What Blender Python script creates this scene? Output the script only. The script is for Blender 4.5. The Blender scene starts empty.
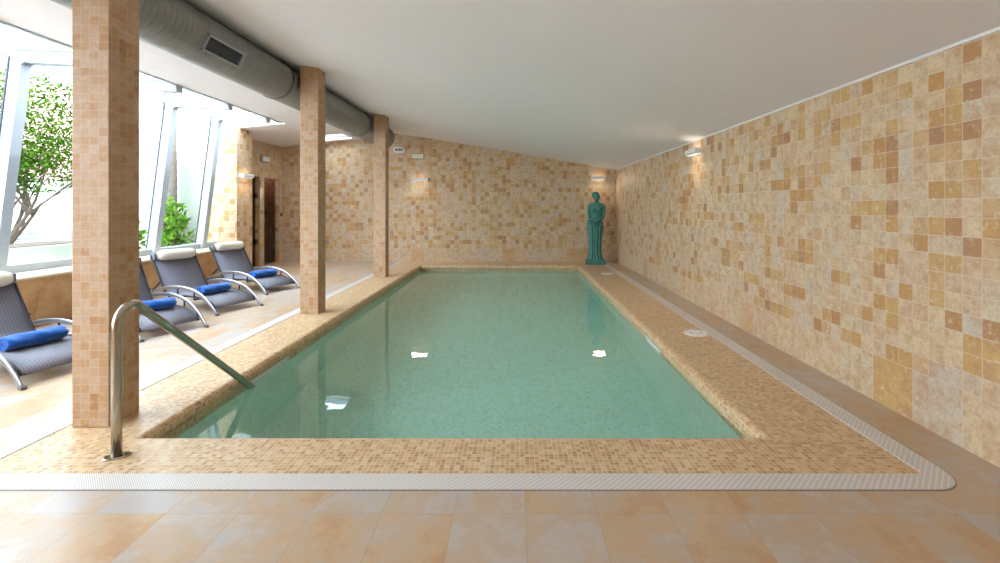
import bpy, bmesh, math, random
from mathutils import Vector, Matrix
random.seed(7)
C = bpy.context.scene.collection
PI = math.pi

# ------------------------------------------------------------------ helpers
def tag(o, label=None, cat=None, group=None, kind=None):
    if label: o['label'] = label
    if cat: o['category'] = cat
    if group: o['group'] = group
    if kind: o['kind'] = kind
    return o

def obj(name, bm, m, parent=None, smooth=False, loc=None):
    me = bpy.data.meshes.new(name)
    bmesh.ops.recalc_face_normals(bm, faces=bm.faces[:])
    bm.to_mesh(me); bm.free()
    if smooth:
        for p in me.polygons: p.use_smooth = True
    o = bpy.data.objects.new(name, me)
    C.objects.link(o)
    for mm in (m if isinstance(m, (list, tuple)) else [m]): me.materials.append(mm)
    if parent: o.parent = parent
    if loc: o.location = loc
    return o

def empty(name, loc=(0, 0, 0), rz=0.0):
    o = bpy.data.objects.new(name, None)
    o.location = loc; o.rotation_euler = (0, 0, rz); o.empty_display_size = .1
    C.objects.link(o)
    return o

def box(bm, x0, x1, y0, y1, z0, z1, bevel=0.0, mat=None):
    r = bmesh.ops.create_cube(bm, size=1.0)
    vs = r['verts']
    for v in vs:
        v.co = Vector((x0 + (v.co.x + .5) * (x1 - x0), y0 + (v.co.y + .5) * (y1 - y0), z0 + (v.co.z + .5) * (z1 - z0)))
    if mat is not None:
        for v in vs: v.co = mat @ v.co
    if bevel > 0:
        es = list({e for v in vs for e in v.link_edges})
        bmesh.ops.bevel(bm, geom=es, offset=bevel, segments=2, affect='EDGES', profile=.5)

def loft(bm, rings, closed_ring=True, cap=True):
    """rings: list of equally long point lists"""
    vr = [[bm.verts.new(p) for p in r] for r in rings]
    n = len(vr[0])
    for a, b in zip(vr, vr[1:]):
        for i in range(n if closed_ring else n - 1):
            j = (i + 1) % n
            bm.faces.new((a[i], a[j], b[j], b[i]))
    if cap and closed_ring:
        bm.faces.new(vr[0]); bm.faces.new(vr[-1])
    return vr

def tube(bm, pts, r, n=10, ry=None, up=Vector((0, 0, 1)), cap=True):
    """tube along points; r float or list; ry gives an elliptical section (second axis)"""
    pts = [Vector(p) for p in pts]
    rings = []
    prev = None
    for i, p in enumerate(pts):
        if i == 0: t = pts[1] - pts[0]
        elif i == len(pts) - 1: t = pts[-1] - pts[-2]
        else: t = (pts[i + 1] - pts[i]).normalized() + (pts[i] - pts[i - 1]).normalized()
        t.normalize()
        if prev is None:
            a = t.cross(up)
            if a.length < 1e-3: a = t.cross(Vector((1, 0, 0)))
        else:
            a = prev - t * prev.dot(t)
        a.normalize(); prev = a
        b = t.cross(a).normalized()
        rr = r[i] if isinstance(r, (list, tuple)) else r
        r2 = ry if ry is not None else rr
        rings.append([p + a * math.cos(2 * PI * k / n) * rr + b * math.sin(2 * PI * k / n) * r2 for k in range(n)])
    loft(bm, rings, cap=cap)

def smooth_path(pts, k=6):
    P = [Vector(p) for p in pts]
    Q = [2 * P[0] - P[1]] + P + [2 * P[-1] - P[-2]]
    out = []
    for i in range(1, len(Q) - 2):
        for s in range(k):
            t = s / k
            a, b, c, d = Q[i - 1], Q[i], Q[i + 1], Q[i + 2]
            out.append(.5 * ((2 * b) + (c - a) * t + (2 * a - 5 * b + 4 * c - d) * t * t + (3 * b - a - 3 * c + d) * t ** 3))
    out.append(P[-1])
    return out

def srgb(r, g, b):
    f = lambda c: (c / 255) / 12.92 if c / 255 <= .04045 else (((c / 255) + .055) / 1.055) ** 2.4
    return (f(r), f(g), f(b), 1)

# ------------------------------------------------------------------ node helper
class N:
    def __init__(s, name):
        s.m = bpy.data.materials.new(name); s.m.use_nodes = True
        s.t = s.m.node_tree; s.t.nodes.clear()
        s.out = s.t.nodes.new('ShaderNodeOutputMaterial')
    def n(s, typ, **kw):
        nd = s.t.nodes.new(typ)
        for k, v in kw.items(): setattr(nd, k, v)
        return nd
    def put(s, sock, v):
        if hasattr(v, 'is_output'): s.t.links.new(v, sock)
        elif isinstance(v, (tuple, list)) and hasattr(sock.default_value, '__len__'):
            sock.default_value = tuple(v)[:len(sock.default_value)]
        else: sock.default_value = v
    def M(s, op, a, b=None, c=None):
        nd = s.n('ShaderNodeMath', operation=op)
        s.put(nd.inputs[0], a)
        if b is not None: s.put(nd.inputs[1], b)
        if c is not None: s.put(nd.inputs[2], c)
        return nd.outputs[0]
    def mixf(s, f, a, b):
        nd = s.n('ShaderNodeMix', data_type='FLOAT')
        s.put(nd.inputs[0], f); s.put(nd.inputs[2], a); s.put(nd.inputs[3], b)
        return nd.outputs[0]
    def mixc(s, f, a, b, bt='MIX'):
        nd = s.n('ShaderNodeMix', data_type='RGBA', blend_type=bt)
        s.put(nd.inputs[0], f); s.put(nd.inputs[6], a); s.put(nd.inputs[7], b)
        return nd.outputs[2]
    def noise(s, vec, scale, detail=3, rough=.55):
        nd = s.n('ShaderNodeTexNoise')
        s.put(nd.inputs['Vector'], vec); nd.inputs['Scale'].default_value = scale
        nd.inputs['Detail'].default_value = detail; nd.inputs['Roughness'].default_value = rough
        return nd.outputs[0]
    def ramp(s, f, stops, interp='LINEAR'):
        nd = s.n('ShaderNodeValToRGB'); nd.color_ramp.interpolation = interp
        el = nd.color_ramp.elements
        while len(el) < len(stops): el.new(.5)
        for e, (p, c) in zip(el, stops): e.position = p; e.color = c
        s.put(nd.inputs[0], f)
        return nd.outputs[0]
    def comb(s, x, y, z=0.0):
        nd = s.n('ShaderNodeCombineXYZ')
        s.put(nd.inputs[0], x); s.put(nd.inputs[1], y); s.put(nd.inputs[2], z)
        return nd.outputs[0]
    def bsdf(s, color, rough=.5, metal=0.0, bump=None, bstr=.3, bdist=.002, spec=None, **kw):
        b = s.n('ShaderNodeBsdfPrincipled')
        s.put(b.inputs['Base Color'], color); s.put(b.inputs['Roughness'], rough); s.put(b.inputs['Metallic'], metal)
        if spec is not None: b.inputs['Specular IOR Level'].default_value = spec
        for k, v in kw.items(): s.put(b.inputs[k.replace('_', ' ')], v)
        if bump is not None:
            bp = s.n('ShaderNodeBump'); bp.inputs['Strength'].default_value = bstr; bp.inputs['Distance'].default_value = bdist
            s.put(bp.inputs['Height'], bump); s.t.links.new(bp.outputs[0], b.inputs['Normal'])
        s.t.links.new(b.outputs[0], s.out.inputs[0])
        return s.m
    def uv(s):
        """box mapped world coordinates in metres -> u, v, position"""
        g = s.n('ShaderNodeNewGeometry')
        p = s.n('ShaderNodeSeparateXYZ'); s.put(p.inputs[0], g.outputs['Position'])
        q = s.n('ShaderNodeSeparateXYZ'); s.put(q.inputs[0], g.outputs['True Normal'])
        ax = s.M('GREATER_THAN', s.M('ABSOLUTE', q.outputs[0]), .6)
        az = s.M('GREATER_THAN', s.M('ABSOLUTE', q.outputs[2]), .72)
        u = s.mixf(ax, p.outputs[0], p.outputs[1])
        v = s.mixf(az, p.outputs[2], p.outputs[1])
        return u, v, g.outputs['Position']

def simple(name, col, rough=.5, metal=0.0, **kw):
    return N(name).bsdf(col, rough, metal, **kw)

def cellmask(s, u, v, tu, tv, jw, seed=0.0):
    """random values per tile and a joint mask (1 in the joint)"""
    a = s.M('DIVIDE', u, tu); b = s.M('DIVIDE', v, tv)
    wn = s.n('ShaderNodeTexWhiteNoise', noise_dimensions='3D')
    s.put(wn.inputs['Vector'], s.comb(s.M('FLOOR', a), s.M('FLOOR', b), seed))
    fa = s.M('FRACT', a); fb = s.M('FRACT', b)
    da = s.M('MULTIPLY', s.M('MINIMUM', fa, s.M('SUBTRACT', 1.0, fa)), tu)
    db = s.M('MULTIPLY', s.M('MINIMUM', fb, s.M('SUBTRACT', 1.0, fb)), tv)
    j = s.M('LESS_THAN', s.M('MINIMUM', da, db), jw / 2)
    return wn.outputs[0], wn.outputs[1], j

STONE = [(0.0, srgb(206, 192, 174)), (.14, srgb(214, 196, 166)), (.30, srgb(212, 186, 158)), (.44, srgb(220, 197, 162)),
         (.58, srgb(208, 174, 136)), (.70, srgb(208, 170, 110)), (.82, srgb(194, 144, 88)), (.92, srgb(176, 132, 98)), (1.0, srgb(166, 118, 76))]

def wall_tiles():
    s = N('travertine_wall_tiles')
    u, v, pos = s.uv()
    T = .1035
    vr, vc, j1 = cellmask(s, u, v, T, T, .004)
    cr, cc, j2 = cellmask(s, u, v, T * 2, T * 2, .004, 5.0)
    wr, wc, j3 = cellmask(s, u, s.M('SUBTRACT', v, .0), T * 3, .3105, .004, 9.0)
    big = s.M('GREATER_THAN', cr, .88)
    skirt = s.M('LESS_THAN', v, .3105)
    r = s.mixf(big, vr, s.M('MULTIPLY', s.M('SUBTRACT', cr, .88), 5.0))
    j = s.mixf(big, j1, j2)
    r = s.mixf(skirt, r, s.M('MULTIPLY', wr, .75))
    j = s.mixf(skirt, j, j3)
    patch = s.noise(pos, 1.6, 2)
    r2 = s.M('ADD', s.M('MULTIPLY', r, .92), s.M('MULTIPLY', s.M('SUBTRACT', patch, .5), .35))
    col = s.ramp(r2, STONE)
    off = s.n('ShaderNodeVectorMath', operation='MULTIPLY_ADD')
    s.put(off.inputs[0], vc); off.inputs[1].default_value = (3, 3, 3); s.put(off.inputs[2], pos)
    n1 = s.noise(off.outputs[0], 11, 5, .65)
    n2 = s.noise(off.outputs[0], 28, 5, .65)
    col = s.mixc(s.ramp(n1, [(.42, (0, 0, 0, 1)), (.66, (.75, .75, .75, 1))]), col, srgb(190, 146, 104))
    col = s.mixc(s.ramp(n2, [(.55, (0, 0, 0, 1)), (.72, (.75, .75, .75, 1))]), col, srgb(224, 208, 182))
    n3 = s.noise(off.outputs[0], 60, 4, .7)
    col = s.mixc(s.ramp(n3, [(.52, (0, 0, 0, 1)), (.7, (.5, .5, .5, 1))]), col, srgb(160, 122, 92))
    col = s.mixc(s.M('MULTIPLY', j, .75), col, srgb(216, 202, 186))
    h = s.M('SUBTRACT', s.M('MULTIPLY', n1, .3), j)
    return s.bsdf(col, .55, bump=h, bstr=.35, bdist=.003, spec=.35)

def pillar_tiles():
    s = N('small_stone_mosaic_pillar')
    u, v, pos = s.uv()
    vr, vc, j = cellmask(s, u, v, .0545, .0505, .0035, 3.0)
    br, bc, jb = cellmask(s, u, v, .218, .101, .003, 4.0)
    r = s.M('ADD', s.M('MULTIPLY', vr, .7), s.M('MULTIPLY', br, .25))
    col = s.ramp(r, [(0, srgb(190, 160, 134)), (.35, srgb(186, 152, 122)), (.6, srgb(184, 146, 110)), (.8, srgb(178, 134, 90)), (.93, srgb(160, 112, 72)), (1, srgb(142, 96, 62))])
    n1 = s.noise(pos, 40, 4, .6)
    col = s.mixc(s.ramp(n1, [(.5, (0, 0, 0, 1)), (.75, (.4, .4, .4, 1))]), col, srgb(220, 196, 162))
    col = s.mixc(s.M('MULTIPLY', j, .75), col, srgb(202, 174, 148))
    return s.bsdf(col, .5, bump=s.M('SUBTRACT', s.M('MULTIPLY', n1, .4), j), bstr=.4, bdist=.003, spec=.35)

def coping_tiles(name='small_mosaic_coping', pool=False):
    s = N(name)
    u, v, pos = s.uv()
    vr, vc, j = cellmask(s, u, v, .0252, .0252, .0035, 11.0)
    if pool:
        col = s.ramp(vr, [(0, srgb(218, 242, 226)), (.4, srgb(228, 246, 234)), (.7, srgb(208, 236, 218)), (.9, srgb(226, 232, 208)), (1, srgb(190, 224, 204))])
        col = s.mixc(s.M('MULTIPLY', j, .5), col, srgb(224, 240, 230))
    else:
        n0 = s.noise(pos, 5, 3)
        r = s.M('ADD', s.M('MULTIPLY', vr, .72), s.M('MULTIPLY', n0, .28))
        col = s.ramp(r, [(0.1, srgb(224, 198, 160)), (.35, srgb(214, 178, 132)), (.6, srgb(206, 162, 108)), (.8, srgb(190, 142, 90)), (.95, srgb(170, 120, 78))])
        col = s.mixc(s.M('MULTIPLY', j, .85), col, srgb(228, 210, 184))
    rr = s.mixf(j, .34, .7)
    return s.bsdf(col, rr, bump=s.M('SUBTRACT', s.M('MULTIPLY', vr, .25), j), bstr=.35, bdist=.002)

def floor_slabs():
    s = N('travertine_floor_slabs')
    u, v, pos = s.uv()
    vr, vc, j = cellmask(s, s.M('ADD', u, 10.02), s.M('ADD', v, 10.05), .305, .6, .004, 2.0)
    off = s.n('ShaderNodeVectorMath', operation='MULTIPLY_ADD')
    s.put(off.inputs[0], vc); off.inputs[1].default_value = (4, 4, 4); s.put(off.inputs[2], pos)
    n1 = s.noise(off.outputs[0], 2.6, 5, .6)
    n2 = s.noise(pos, 9, 6, .65)
    n3 = s.noise(pos, 60, 3, .6)
    col = s.ramp(s.M('ADD', s.M('MULTIPLY', s.M('ADD', s.M('MULTIPLY', n1, .7), s.M('MULTIPLY', n2, .45)), .85), s.M('MULTIPLY', vr, .12)), [(.43, srgb(186, 178, 174)), (.49, srgb(196, 180, 166)), (.54, srgb(192, 171, 150)), (.60, srgb(199, 168, 132)), (.67, srgb(194, 150, 106))])
    col = s.mixc(s.ramp(n2, [(.45, (0, 0, 0, 1)), (.72, (.6, .6, .6, 1))]), col, srgb(192, 168, 152))
    col = s.mixc(s.ramp(n3, [(.64, (0, 0, 0, 1)), (.72, (.35, .35, .35, 1))]), col, srgb(150, 118, 92))
    col = s.mixc(s.M('MULTIPLY', j, .45), col, srgb(166, 140, 114))
    return s.bsdf(col, s.mixf(n2, .22, .45), bump=s.M('SUBTRACT', s.M('MULTIPLY', n2, .3), j), bstr=.25, bdist=.002)

def plaster():
    s = N('white_plaster')
    g = s.n('ShaderNodeNewGeometry')
    n = s.noise(g.outputs['Position'], 3, 4, .6)
    col = s.mixc(n, srgb(240, 234, 238), srgb(245, 240, 244))
    return s.bsdf(col, .85, bump=n, bstr=.4, bdist=.02, spec=.2)

def ochre_slabs():
    s = N('ochre_stone_slabs')
    u, v, pos = s.uv()
    vr, vc, j = cellmask(s, u, v, .62, .7, .004, 6.0)
    off = s.n('ShaderNodeVectorMath', operation='MULTIPLY_ADD')
    s.put(off.inputs[0], vc); off.inputs[1].default_value = (4, 4, 4); s.put(off.inputs[2], pos)
    n1 = s.noise(off.outputs[0], 3.5, 6, .65)
    n2 = s.noise(off.outputs[0], 22, 4, .6)
    col = s.ramp(n1, [(.3, srgb(214, 178, 130)), (.5, srgb(200, 154, 96)), (.66, srgb(178, 124, 66)), (.8, srgb(150, 100, 58))])
    col = s.mixc(s.M('MULTIPLY', n2, .35), col, srgb(214, 182, 142))
    col = s.mixc(s.M('MULTIPLY', j, .5), col, srgb(150, 116, 80))
    return s.bsdf(col, .45, bump=n2, bstr=.2, bdist=.003)

def brown_tiles():
    s = N('dark_brown_mosaic')
    u, v, pos = s.uv()
    vr, vc, j = cellmask(s, u, v, .1, .1, .004, 8.0)
    col = s.ramp(vr, [(0, srgb(150, 108, 74)), (.5, srgb(128, 88, 58)), (1, srgb(92, 62, 44))])
    return s.bsdf(s.mixc(s.M('MULTIPLY', j, .6), col, srgb(150, 122, 98)), .5)

def grate_mat():
    s = N('white_overflow_grate')
    u, v, pos = s.uv()
    p = s.n('ShaderNodeSeparateXYZ'); s.put(p.inputs[0], pos)
    sx = s.M('FRACT', s.M('DIVIDE', s.M('ADD', p.outputs[0], p.outputs[1]), .011))
    sy = s.M('FRACT', s.M('DIVIDE', s.M('SUBTRACT', p.outputs[0], p.outputs[1]), .03))
    slot = s.M('MULTIPLY', s.M('LESS_THAN', sx, .42), s.M('LESS_THAN', sy, .72))
    col = s.mixc(s.M('MULTIPLY', slot, .6), srgb(232, 225, 220), srgb(130, 122, 118))
    return s.bsdf(col, .4, bump=s.M('SUBTRACT', 0.0, slot), bstr=.5, bdist=.002)

def thin_glass(name, tint, rough=0.0, refl=1.0):
    s = N(name)
    tr = s.n('ShaderNodeBsdfTransparent'); tr.inputs[0].default_value = tint
    gl = s.n('ShaderNodeBsdfGlossy'); gl.inputs['Roughness'].default_value = rough
    fr = s.n('ShaderNodeFresnel'); fr.inputs[0].default_value = 1.45
    mx = s.n('ShaderNodeMixShader')
    g = s.n('ShaderNodeNewGeometry')
    s.put(mx.inputs[0], s.M('MULTIPLY', s.M('MULTIPLY', fr.outputs[0], refl), s.M('SUBTRACT', 1.0, g.outputs['Backfacing'])))
    s.t.links.new(tr.outputs[0], mx.inputs[1]); s.t.links.new(gl.outputs[0], mx.inputs[2])
    s.t.links.new(mx.outputs[0], s.out.inputs[0])
    return s.m

def water():
    s = N('pool_water')
    g = s.n('ShaderNodeNewGeometry')
    n = s.noise(g.outputs['Position'], 2.2, 2)
    bp = s.n('ShaderNodeBump'); bp.inputs['Strength'].default_value = .12; bp.inputs['Distance'].default_value = .03
    s.put(bp.inputs['Height'], n)
    gl = s.n('ShaderNodeBsdfGlass'); gl.inputs['Roughness'].default_value = 0.0; gl.inputs['IOR'].default_value = 1.33
    s.t.links.new(bp.outputs[0], gl.inputs['Normal'])
    s.t.links.new(gl.outputs[0], s.out.inputs[0])
    va = s.n('ShaderNodeVolumeAbsorption'); va.inputs['Color'].default_value = (.12, .995, .84, 1); va.inputs['Density'].default_value = .115
    s.t.links.new(va.outputs[0], s.out.inputs[1])
    return s.m

def metal_duct():
    s = N('galvanised_duct')
    g = s.n('ShaderNodeNewGeometry')
    n = s.noise(g.outputs['Position'], 14, 4)
    return s.bsdf(s.mixc(n, srgb(128, 130, 130), srgb(156, 157, 157)), .45, .35)

def sling_mat():
    s = N('grey_woven_sling')
    tc = s.n('ShaderNodeTexCoord')
    p = s.n('ShaderNodeSeparateXYZ'); s.put(p.inputs[0], tc.outputs['Object'])
    st = s.M('FRACT', s.M('DIVIDE', p.outputs[1], .022))
    line = s.M('LESS_THAN', st, .3)
    n = s.noise(tc.outputs['Object'], 300, 2)
    col = s.mixc(line, srgb(116, 114, 126), srgb(92, 90, 102))
    col = s.mixc(s.M('MULTIPLY', n, .4), col, srgb(140, 138, 150))
    return s.bsdf(col, .6, bump=n, bstr=.3, bdist=.001)

def towel_mat():
    s = N('blue_terry_cloth')
    tc = s.n('ShaderNodeTexCoord')
    n = s.noise(tc.outputs['Object'], 260, 3)
    n2 = s.noise(tc.outputs['Object'], 18, 3)
    col = s.mixc(n2, srgb(14, 74, 166), srgb(46, 116, 200))
    return s.bsdf(col, .95, bump=n, bstr=.8, bdist=.004, spec=.1, Sheen_Weight=.3)

def bark_mat(name, a, b, sc):
    s = N(name)
    g = s.n('ShaderNodeNewGeometry')
    n = s.noise(g.outputs['Position'], sc, 5, .7)
    return s.bsdf(s.mixc(n, a, b), .9, bump=n, bstr=.8, bdist=.03)

def leaf_mat(name, a, b):
    s = N(name)
    g = s.n('ShaderNodeNewGeometry')
    wn = s.n('ShaderNodeTexWhiteNoise', noise_dimensions='1D')
    s.put(wn.inputs['W'], g.outputs['Random Per Island'])
    col = s.mixc(g.outputs['Random Per Island'], a, b)
    d = s.n('ShaderNodeBsdfDiffuse'); s.put(d.inputs[0], col)
    t = s.n('ShaderNodeBsdfTranslucent'); s.put(t.inputs[0], col)
    mx = s.n('ShaderNodeMixShader'); mx.inputs[0].default_value = .4
    s.t.links.new(d.outputs[0], mx.inputs[1]); s.t.links.new(t.outputs[0], mx.inputs[2])
    s.t.links.new(mx.outputs[0], s.out.inputs[0])
    return s.m

def emit(name, col, st):
    s = N(name)
    e = s.n('ShaderNodeEmission'); e.inputs[0].default_value = col; e.inputs[1].default_value = st
    s.t.links.new(e.outputs[0], s.out.inputs[0])
    return s.m

def patina():
    s = N('teal_patina_stone')
    g = s.n('ShaderNodeNewGeometry')
    n = s.noise(g.outputs['Position'], 16, 4)
    return s.bsdf(s.mixc(n, srgb(44, 112, 104), srgb(88, 150, 138)), .55, bump=n, bstr=.3, bdist=.005)

WALL = wall_tiles(); PIL = pillar_tiles(); COP = coping_tiles(); POOL = coping_tiles('pale_pool_mosaic', True)
FLOOR = floor_slabs(); OCHRE = ochre_slabs(); PLAS = plaster(); GRATE = grate_mat()
GLASS = thin_glass('window_glass', (.96, .985, .98, 1)); SMOKE = thin_glass('grey_door_glass', (.78, .75, .7, 1))
WATER = water(); DUCT = metal_duct(); SLING = sling_mat(); TOWEL = towel_mat()
ALU = simple('white_aluminium', srgb(166, 176, 188), .35, .0)
GASK = simple('dark_gasket', srgb(50, 54, 66), .6)
STEEL = simple('brushed_steel', srgb(178, 170, 158), .22, 1.0)
SILV = simple('silver_frame', srgb(170, 170, 176), .3, .85)
DARK = simple('dark_frame', srgb(46, 44, 48), .5, .3)
CREAM = simple('cream_headrest', srgb(226, 220, 204), .7)
WHITE = simple('white_plastic', srgb(236, 234, 230), .4)
GREYP = simple('grey_plastic', srgb(104, 106, 116), .4)
BLACK = simple('black_plastic', srgb(22, 22, 24), .5)
LAMP = emit('lamp_diffuser', (1.0, .93, .82, 1), .5)
BROWN = brown_tiles()
SILL = simple('cream_stone_sill', srgb(226, 206, 176), .4)
PATINA = patina()
EXTW = simple('outdoor_white_render', srgb(176, 184, 172), .9)
EXTP = simple('outdoor_pink_render', srgb(200, 158, 156), .9)
EXTG = simple('outdoor_pale_paving', srgb(186, 184, 180), .9)
BARK = bark_mat('olive_bark', srgb(70, 58, 48), srgb(120, 104, 90), 12)
PALM = bark_mat('palm_bark', srgb(96, 88, 80), srgb(160, 150, 138), 20)
LEAF = leaf_mat('olive_leaf', srgb(14, 46, 10), srgb(84, 122, 34))
LEAF2 = leaf_mat('shrub_leaf', srgb(26, 92, 20), srgb(140, 190, 60))
GRILL = simple('vent_slats', srgb(92, 94, 108), .5, .3)

# ------------------------------------------------------------------ dimensions
XR, XL = 2.417, -5.56          # right and far left walls
YB, YF = 11.0, -2.6            # back wall, wall behind the camera
prof = [(2.60, 2.17), (2.417, 2.20), (1.2, 2.385), (0, 2.60), (-1.2, 2.805), (-2.45, 3.0), (-2.9, 3.065), (-3.3, 2.945), (-3.78, 2.90), (-4.3, 2.86), (-4.62, 2.835), (-5.56, 2.73), (-5.76, 2.70)]
def ceil_z(x):
    for (a, za), (b, zb) in zip(prof, prof[1:]):
        if b <= x <= a: return za + (zb - za) * (a - x) / (a - b)
    return 2.2

# ------------------------------------------------------------------ room shell
# floor: slabs around the coping
bm = bmesh.new()
CX0, CX1, CY0 = -2.65, 1.98, 2.24      # outer rectangle of the mosaic
box(bm, -5.9, CX0, YF, YB + .3, -.2, 0)
box(bm, CX0, XR + .2, YF, CY0, -.2, 0)
box(bm, CX1, XR + .2, CY0, YB + .3, -.2, 0)
tag(obj('floor', bm, FLOOR), 'travertine slab floor around the pool', kind='structure')

# coping with bull nose: rings
def ring(x0, x1, y0, y1, z): return [(x0, y0, z), (x1, y0, z), (x1, y1, z), (x0, y1, z)]
bm = bmesh.new()
R0 = (-2.15, 1.44, 2.575, 10.32)
rows = [ring(CX0, CX1, CY0, YB + .1, -.2), ring(CX0, CX1, CY0, YB + .1, 0)]
for d, z in [(0, 0), (.014, -.002), (.027, -.008), (.038, -.018), (.046, -.032), (.05, -.05), (.047, -.066), (.038, -.082), (.02, -.092), (.02, -.2)]:
    rows.append(ring(R0[0] + d, R0[1] - d, R0[2] + d, R0[3] - d, z))
rows.append(rows[0])
loft(bm, rows, cap=False)
bmesh.ops.remove_doubles(bm, verts=bm.verts[:], dist=1e-5)
tag(obj('trim_1', bm, COP), 'tan mosaic coping with rounded nose round the pool', kind='structure')

# basin
W0 = (R0[0] + .02, R0[1] - .02, R0[2] + .02, R0[3] - .02)
bm = bmesh.new()
t = .15; zb = -1.25
box(bm, W0[0] - t, W0[1] + t, W0[2] - t, W0[3] + t, zb - .15, zb)
box(bm, W0[0] - t, W0[0], W0[2] - t, W0[3] + t, zb, -.2)
box(bm, W0[1], W0[1] + t, W0[2] - t, W0[3] + t, zb, -.2)
box(bm, W0[0], W0[1], W0[2] - t, W0[2], zb, -.2)
box(bm, W0[0], W0[1], W0[3], W0[3] + t, zb, -.2)
tag(obj('pool_basin', bm, POOL), 'pale mosaic pool basin under the green water', kind='structure')
bm = bmesh.new()
box(bm, W0[0] - .02, W0[1] + .02, W0[2] - .02, W0[3] + .02, zb - .02, -.12)
tag(obj('pool_water', bm, WATER), 'still green water filling the pool', 'water', kind='stuff')

# overflow grate, U shaped, rounded outer front corners
def u_strip(xo0, xo1, yo, xi0, xi1, yi, ye, r):
    out = [(xo0, ye)]
    for k in range(9):
        a = PI + k / 8 * PI / 2; out.append((xo0 + r + r * math.cos(a), yo + r + r * math.sin(a)))
    for k in range(9):
        a = 1.5 * PI + k / 8 * PI / 2; out.append((xo1 - r + r * math.cos(a), yo + r + r * math.sin(a)))
    out.append((xo1, ye))
    ri = .02; inn = [(xi0, ye)]
    for k in range(9):
        a = PI + k / 8 * PI / 2; inn.append((xi0 + ri + ri * math.cos(a), yi + ri + ri * math.sin(a)))
    for k in range(9):
        a = 1.5 * PI + k / 8 * PI / 2; inn.append((xi1 - ri + ri * math.cos(a), yi + ri + ri * math.sin(a)))
    inn.append((xi1, ye))
    return out, inn
def strip_bm(out, inn, z0, z1):
    bm = bmesh.new()
    rings = [[(o[0], o[1], z0), (o[0], o[1], z1), (i[0], i[1], z1), (i[0], i[1], z0)] for o, i in zip(out, inn)]
    loft(bm, rings)
    return bm
o_, i_ = u_strip(-2.78, 2.112, 2.112, -2.652, 1.982, 2.238, YB - .005, .16)
g = obj('drain_grate', strip_bm(o_, i_, -.01, .004), GRATE)
tag(g, 'white slotted overflow grate running round the mosaic pool edge', 'drain grate')
o2, i2 = u_strip(-2.786, 2.118, 2.106, -2.78, 2.112, 2.112, YB - .005, .166)
i2 = o_
obj('edge_strip', strip_bm(o2, i2, -.01, .003), simple('grey_edge', srgb(150, 140, 132), .5), g)

# right wall, back wall
bm = bmesh.new(); box(bm, XR, XR + .2, YF, YB + .2, -.2, 2.19)
tag(obj('wall_right', bm, WALL), 'long travertine tiled wall along the pool', kind='structure')
def wall_poly(bm, xs, y0, y1, z0=-.05, dz=.02):
    """wall whose top follows the ceiling"""
    rings = [[(x, y0, z0), (x, y1, z0), (x, y1, ceil_z(x) + dz), (x, y0, ceil_z(x) + dz)] for x in xs]
    loft(bm, rings)
bm = bmesh.new()
wall_poly(bm, [p[0] for p in prof[1:]], YB, YB + .2)
tag(obj('wall_back', bm, WALL), 'travertine tiled end wall behind the pool', kind='structure')
# wall behind the camera
bm = bmesh.new()
wall_poly(bm, [p[0] for p in prof[1:]], YF - .2, YF)
tag(obj('wall_front', bm, WALL), 'tiled wall behind the viewer', kind='structure')

# side wall left of the back part, with two door openings
bm = bmesh.new()
D1 = (10.2, 10.87); D2 = (9.36, 10.03); DH = 1.96
for a, b in ((9.0, D2[0]), (D2[1], D1[0]), (D1[1], YB)): box(bm, -5.68, XL, a, b, -.05, 2.75)
for a, b in (D2, D1): box(bm, -5.68, XL, a, b, DH, 2.75)
tag(obj('wall_left', bm, WALL), 'tiled side wall with two doorways beyond the loungers', kind='structure')
# pier
bm = bmesh.new(); box(bm, -5.76, -5.14, 8.5, 9.0, -.05, 2.79)
tag(obj('wall_pier', bm, WALL), 'tiled wall pier between the window and doorways', kind='structure')
# steam room behind the doors
bm = bmesh.new()
x0, x1, y0, y1, z1 = -6.35, -5.68, 9.15, 10.98, 2.3
box(bm, x0, x1, y0 - .1, y0, 0, z1); box(bm, x0, x1, y1, y1 + .1, 0, z1); box(bm, x0 - .1, x0, y0 - .1, y1 + .1, 0, z1)
box(bm, x0 - .1, x1, y0 - .1, y1 + .1, z1, z1 + .1); box(bm, x0 - .1, x1, y0 - .1, y1 + .1, -.1, 0); box(bm, x0, x1, 10.07, 10.16, 0, z1)
tag(obj('wall_steam_room', bm, BROWN), 'dark brown tiled room behind the doorways', kind='structure')
for k, (a, b) in enumerate((D1, D2)):
    bm = bmesh.new(); box(bm, -5.66, -5.652, a + .015, b - .012, .01, DH - .015)
    d = tag(obj('door_%d' % (k + 1), bm, SMOKE), ('dark glass door in the doorway nearest the corner', 'grey glass door with black hinges beside the pier')[k], kind='structure')
    for zz in ((.55, 1.55) if k else ()):
        bm = bmesh.new(); box(bm, -5.652, -5.60, b - .09, b - .013, zz - .05, zz + .05, .004)
        obj('hinge', bm, BLACK, d)
    bm = bmesh.new(); tube(bm, [(-5.652, a + .1, 1.0), (-5.60, a + .1, 1.0)], .022, 12)
    obj('door_knob', bm, STEEL, d, True)

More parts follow.
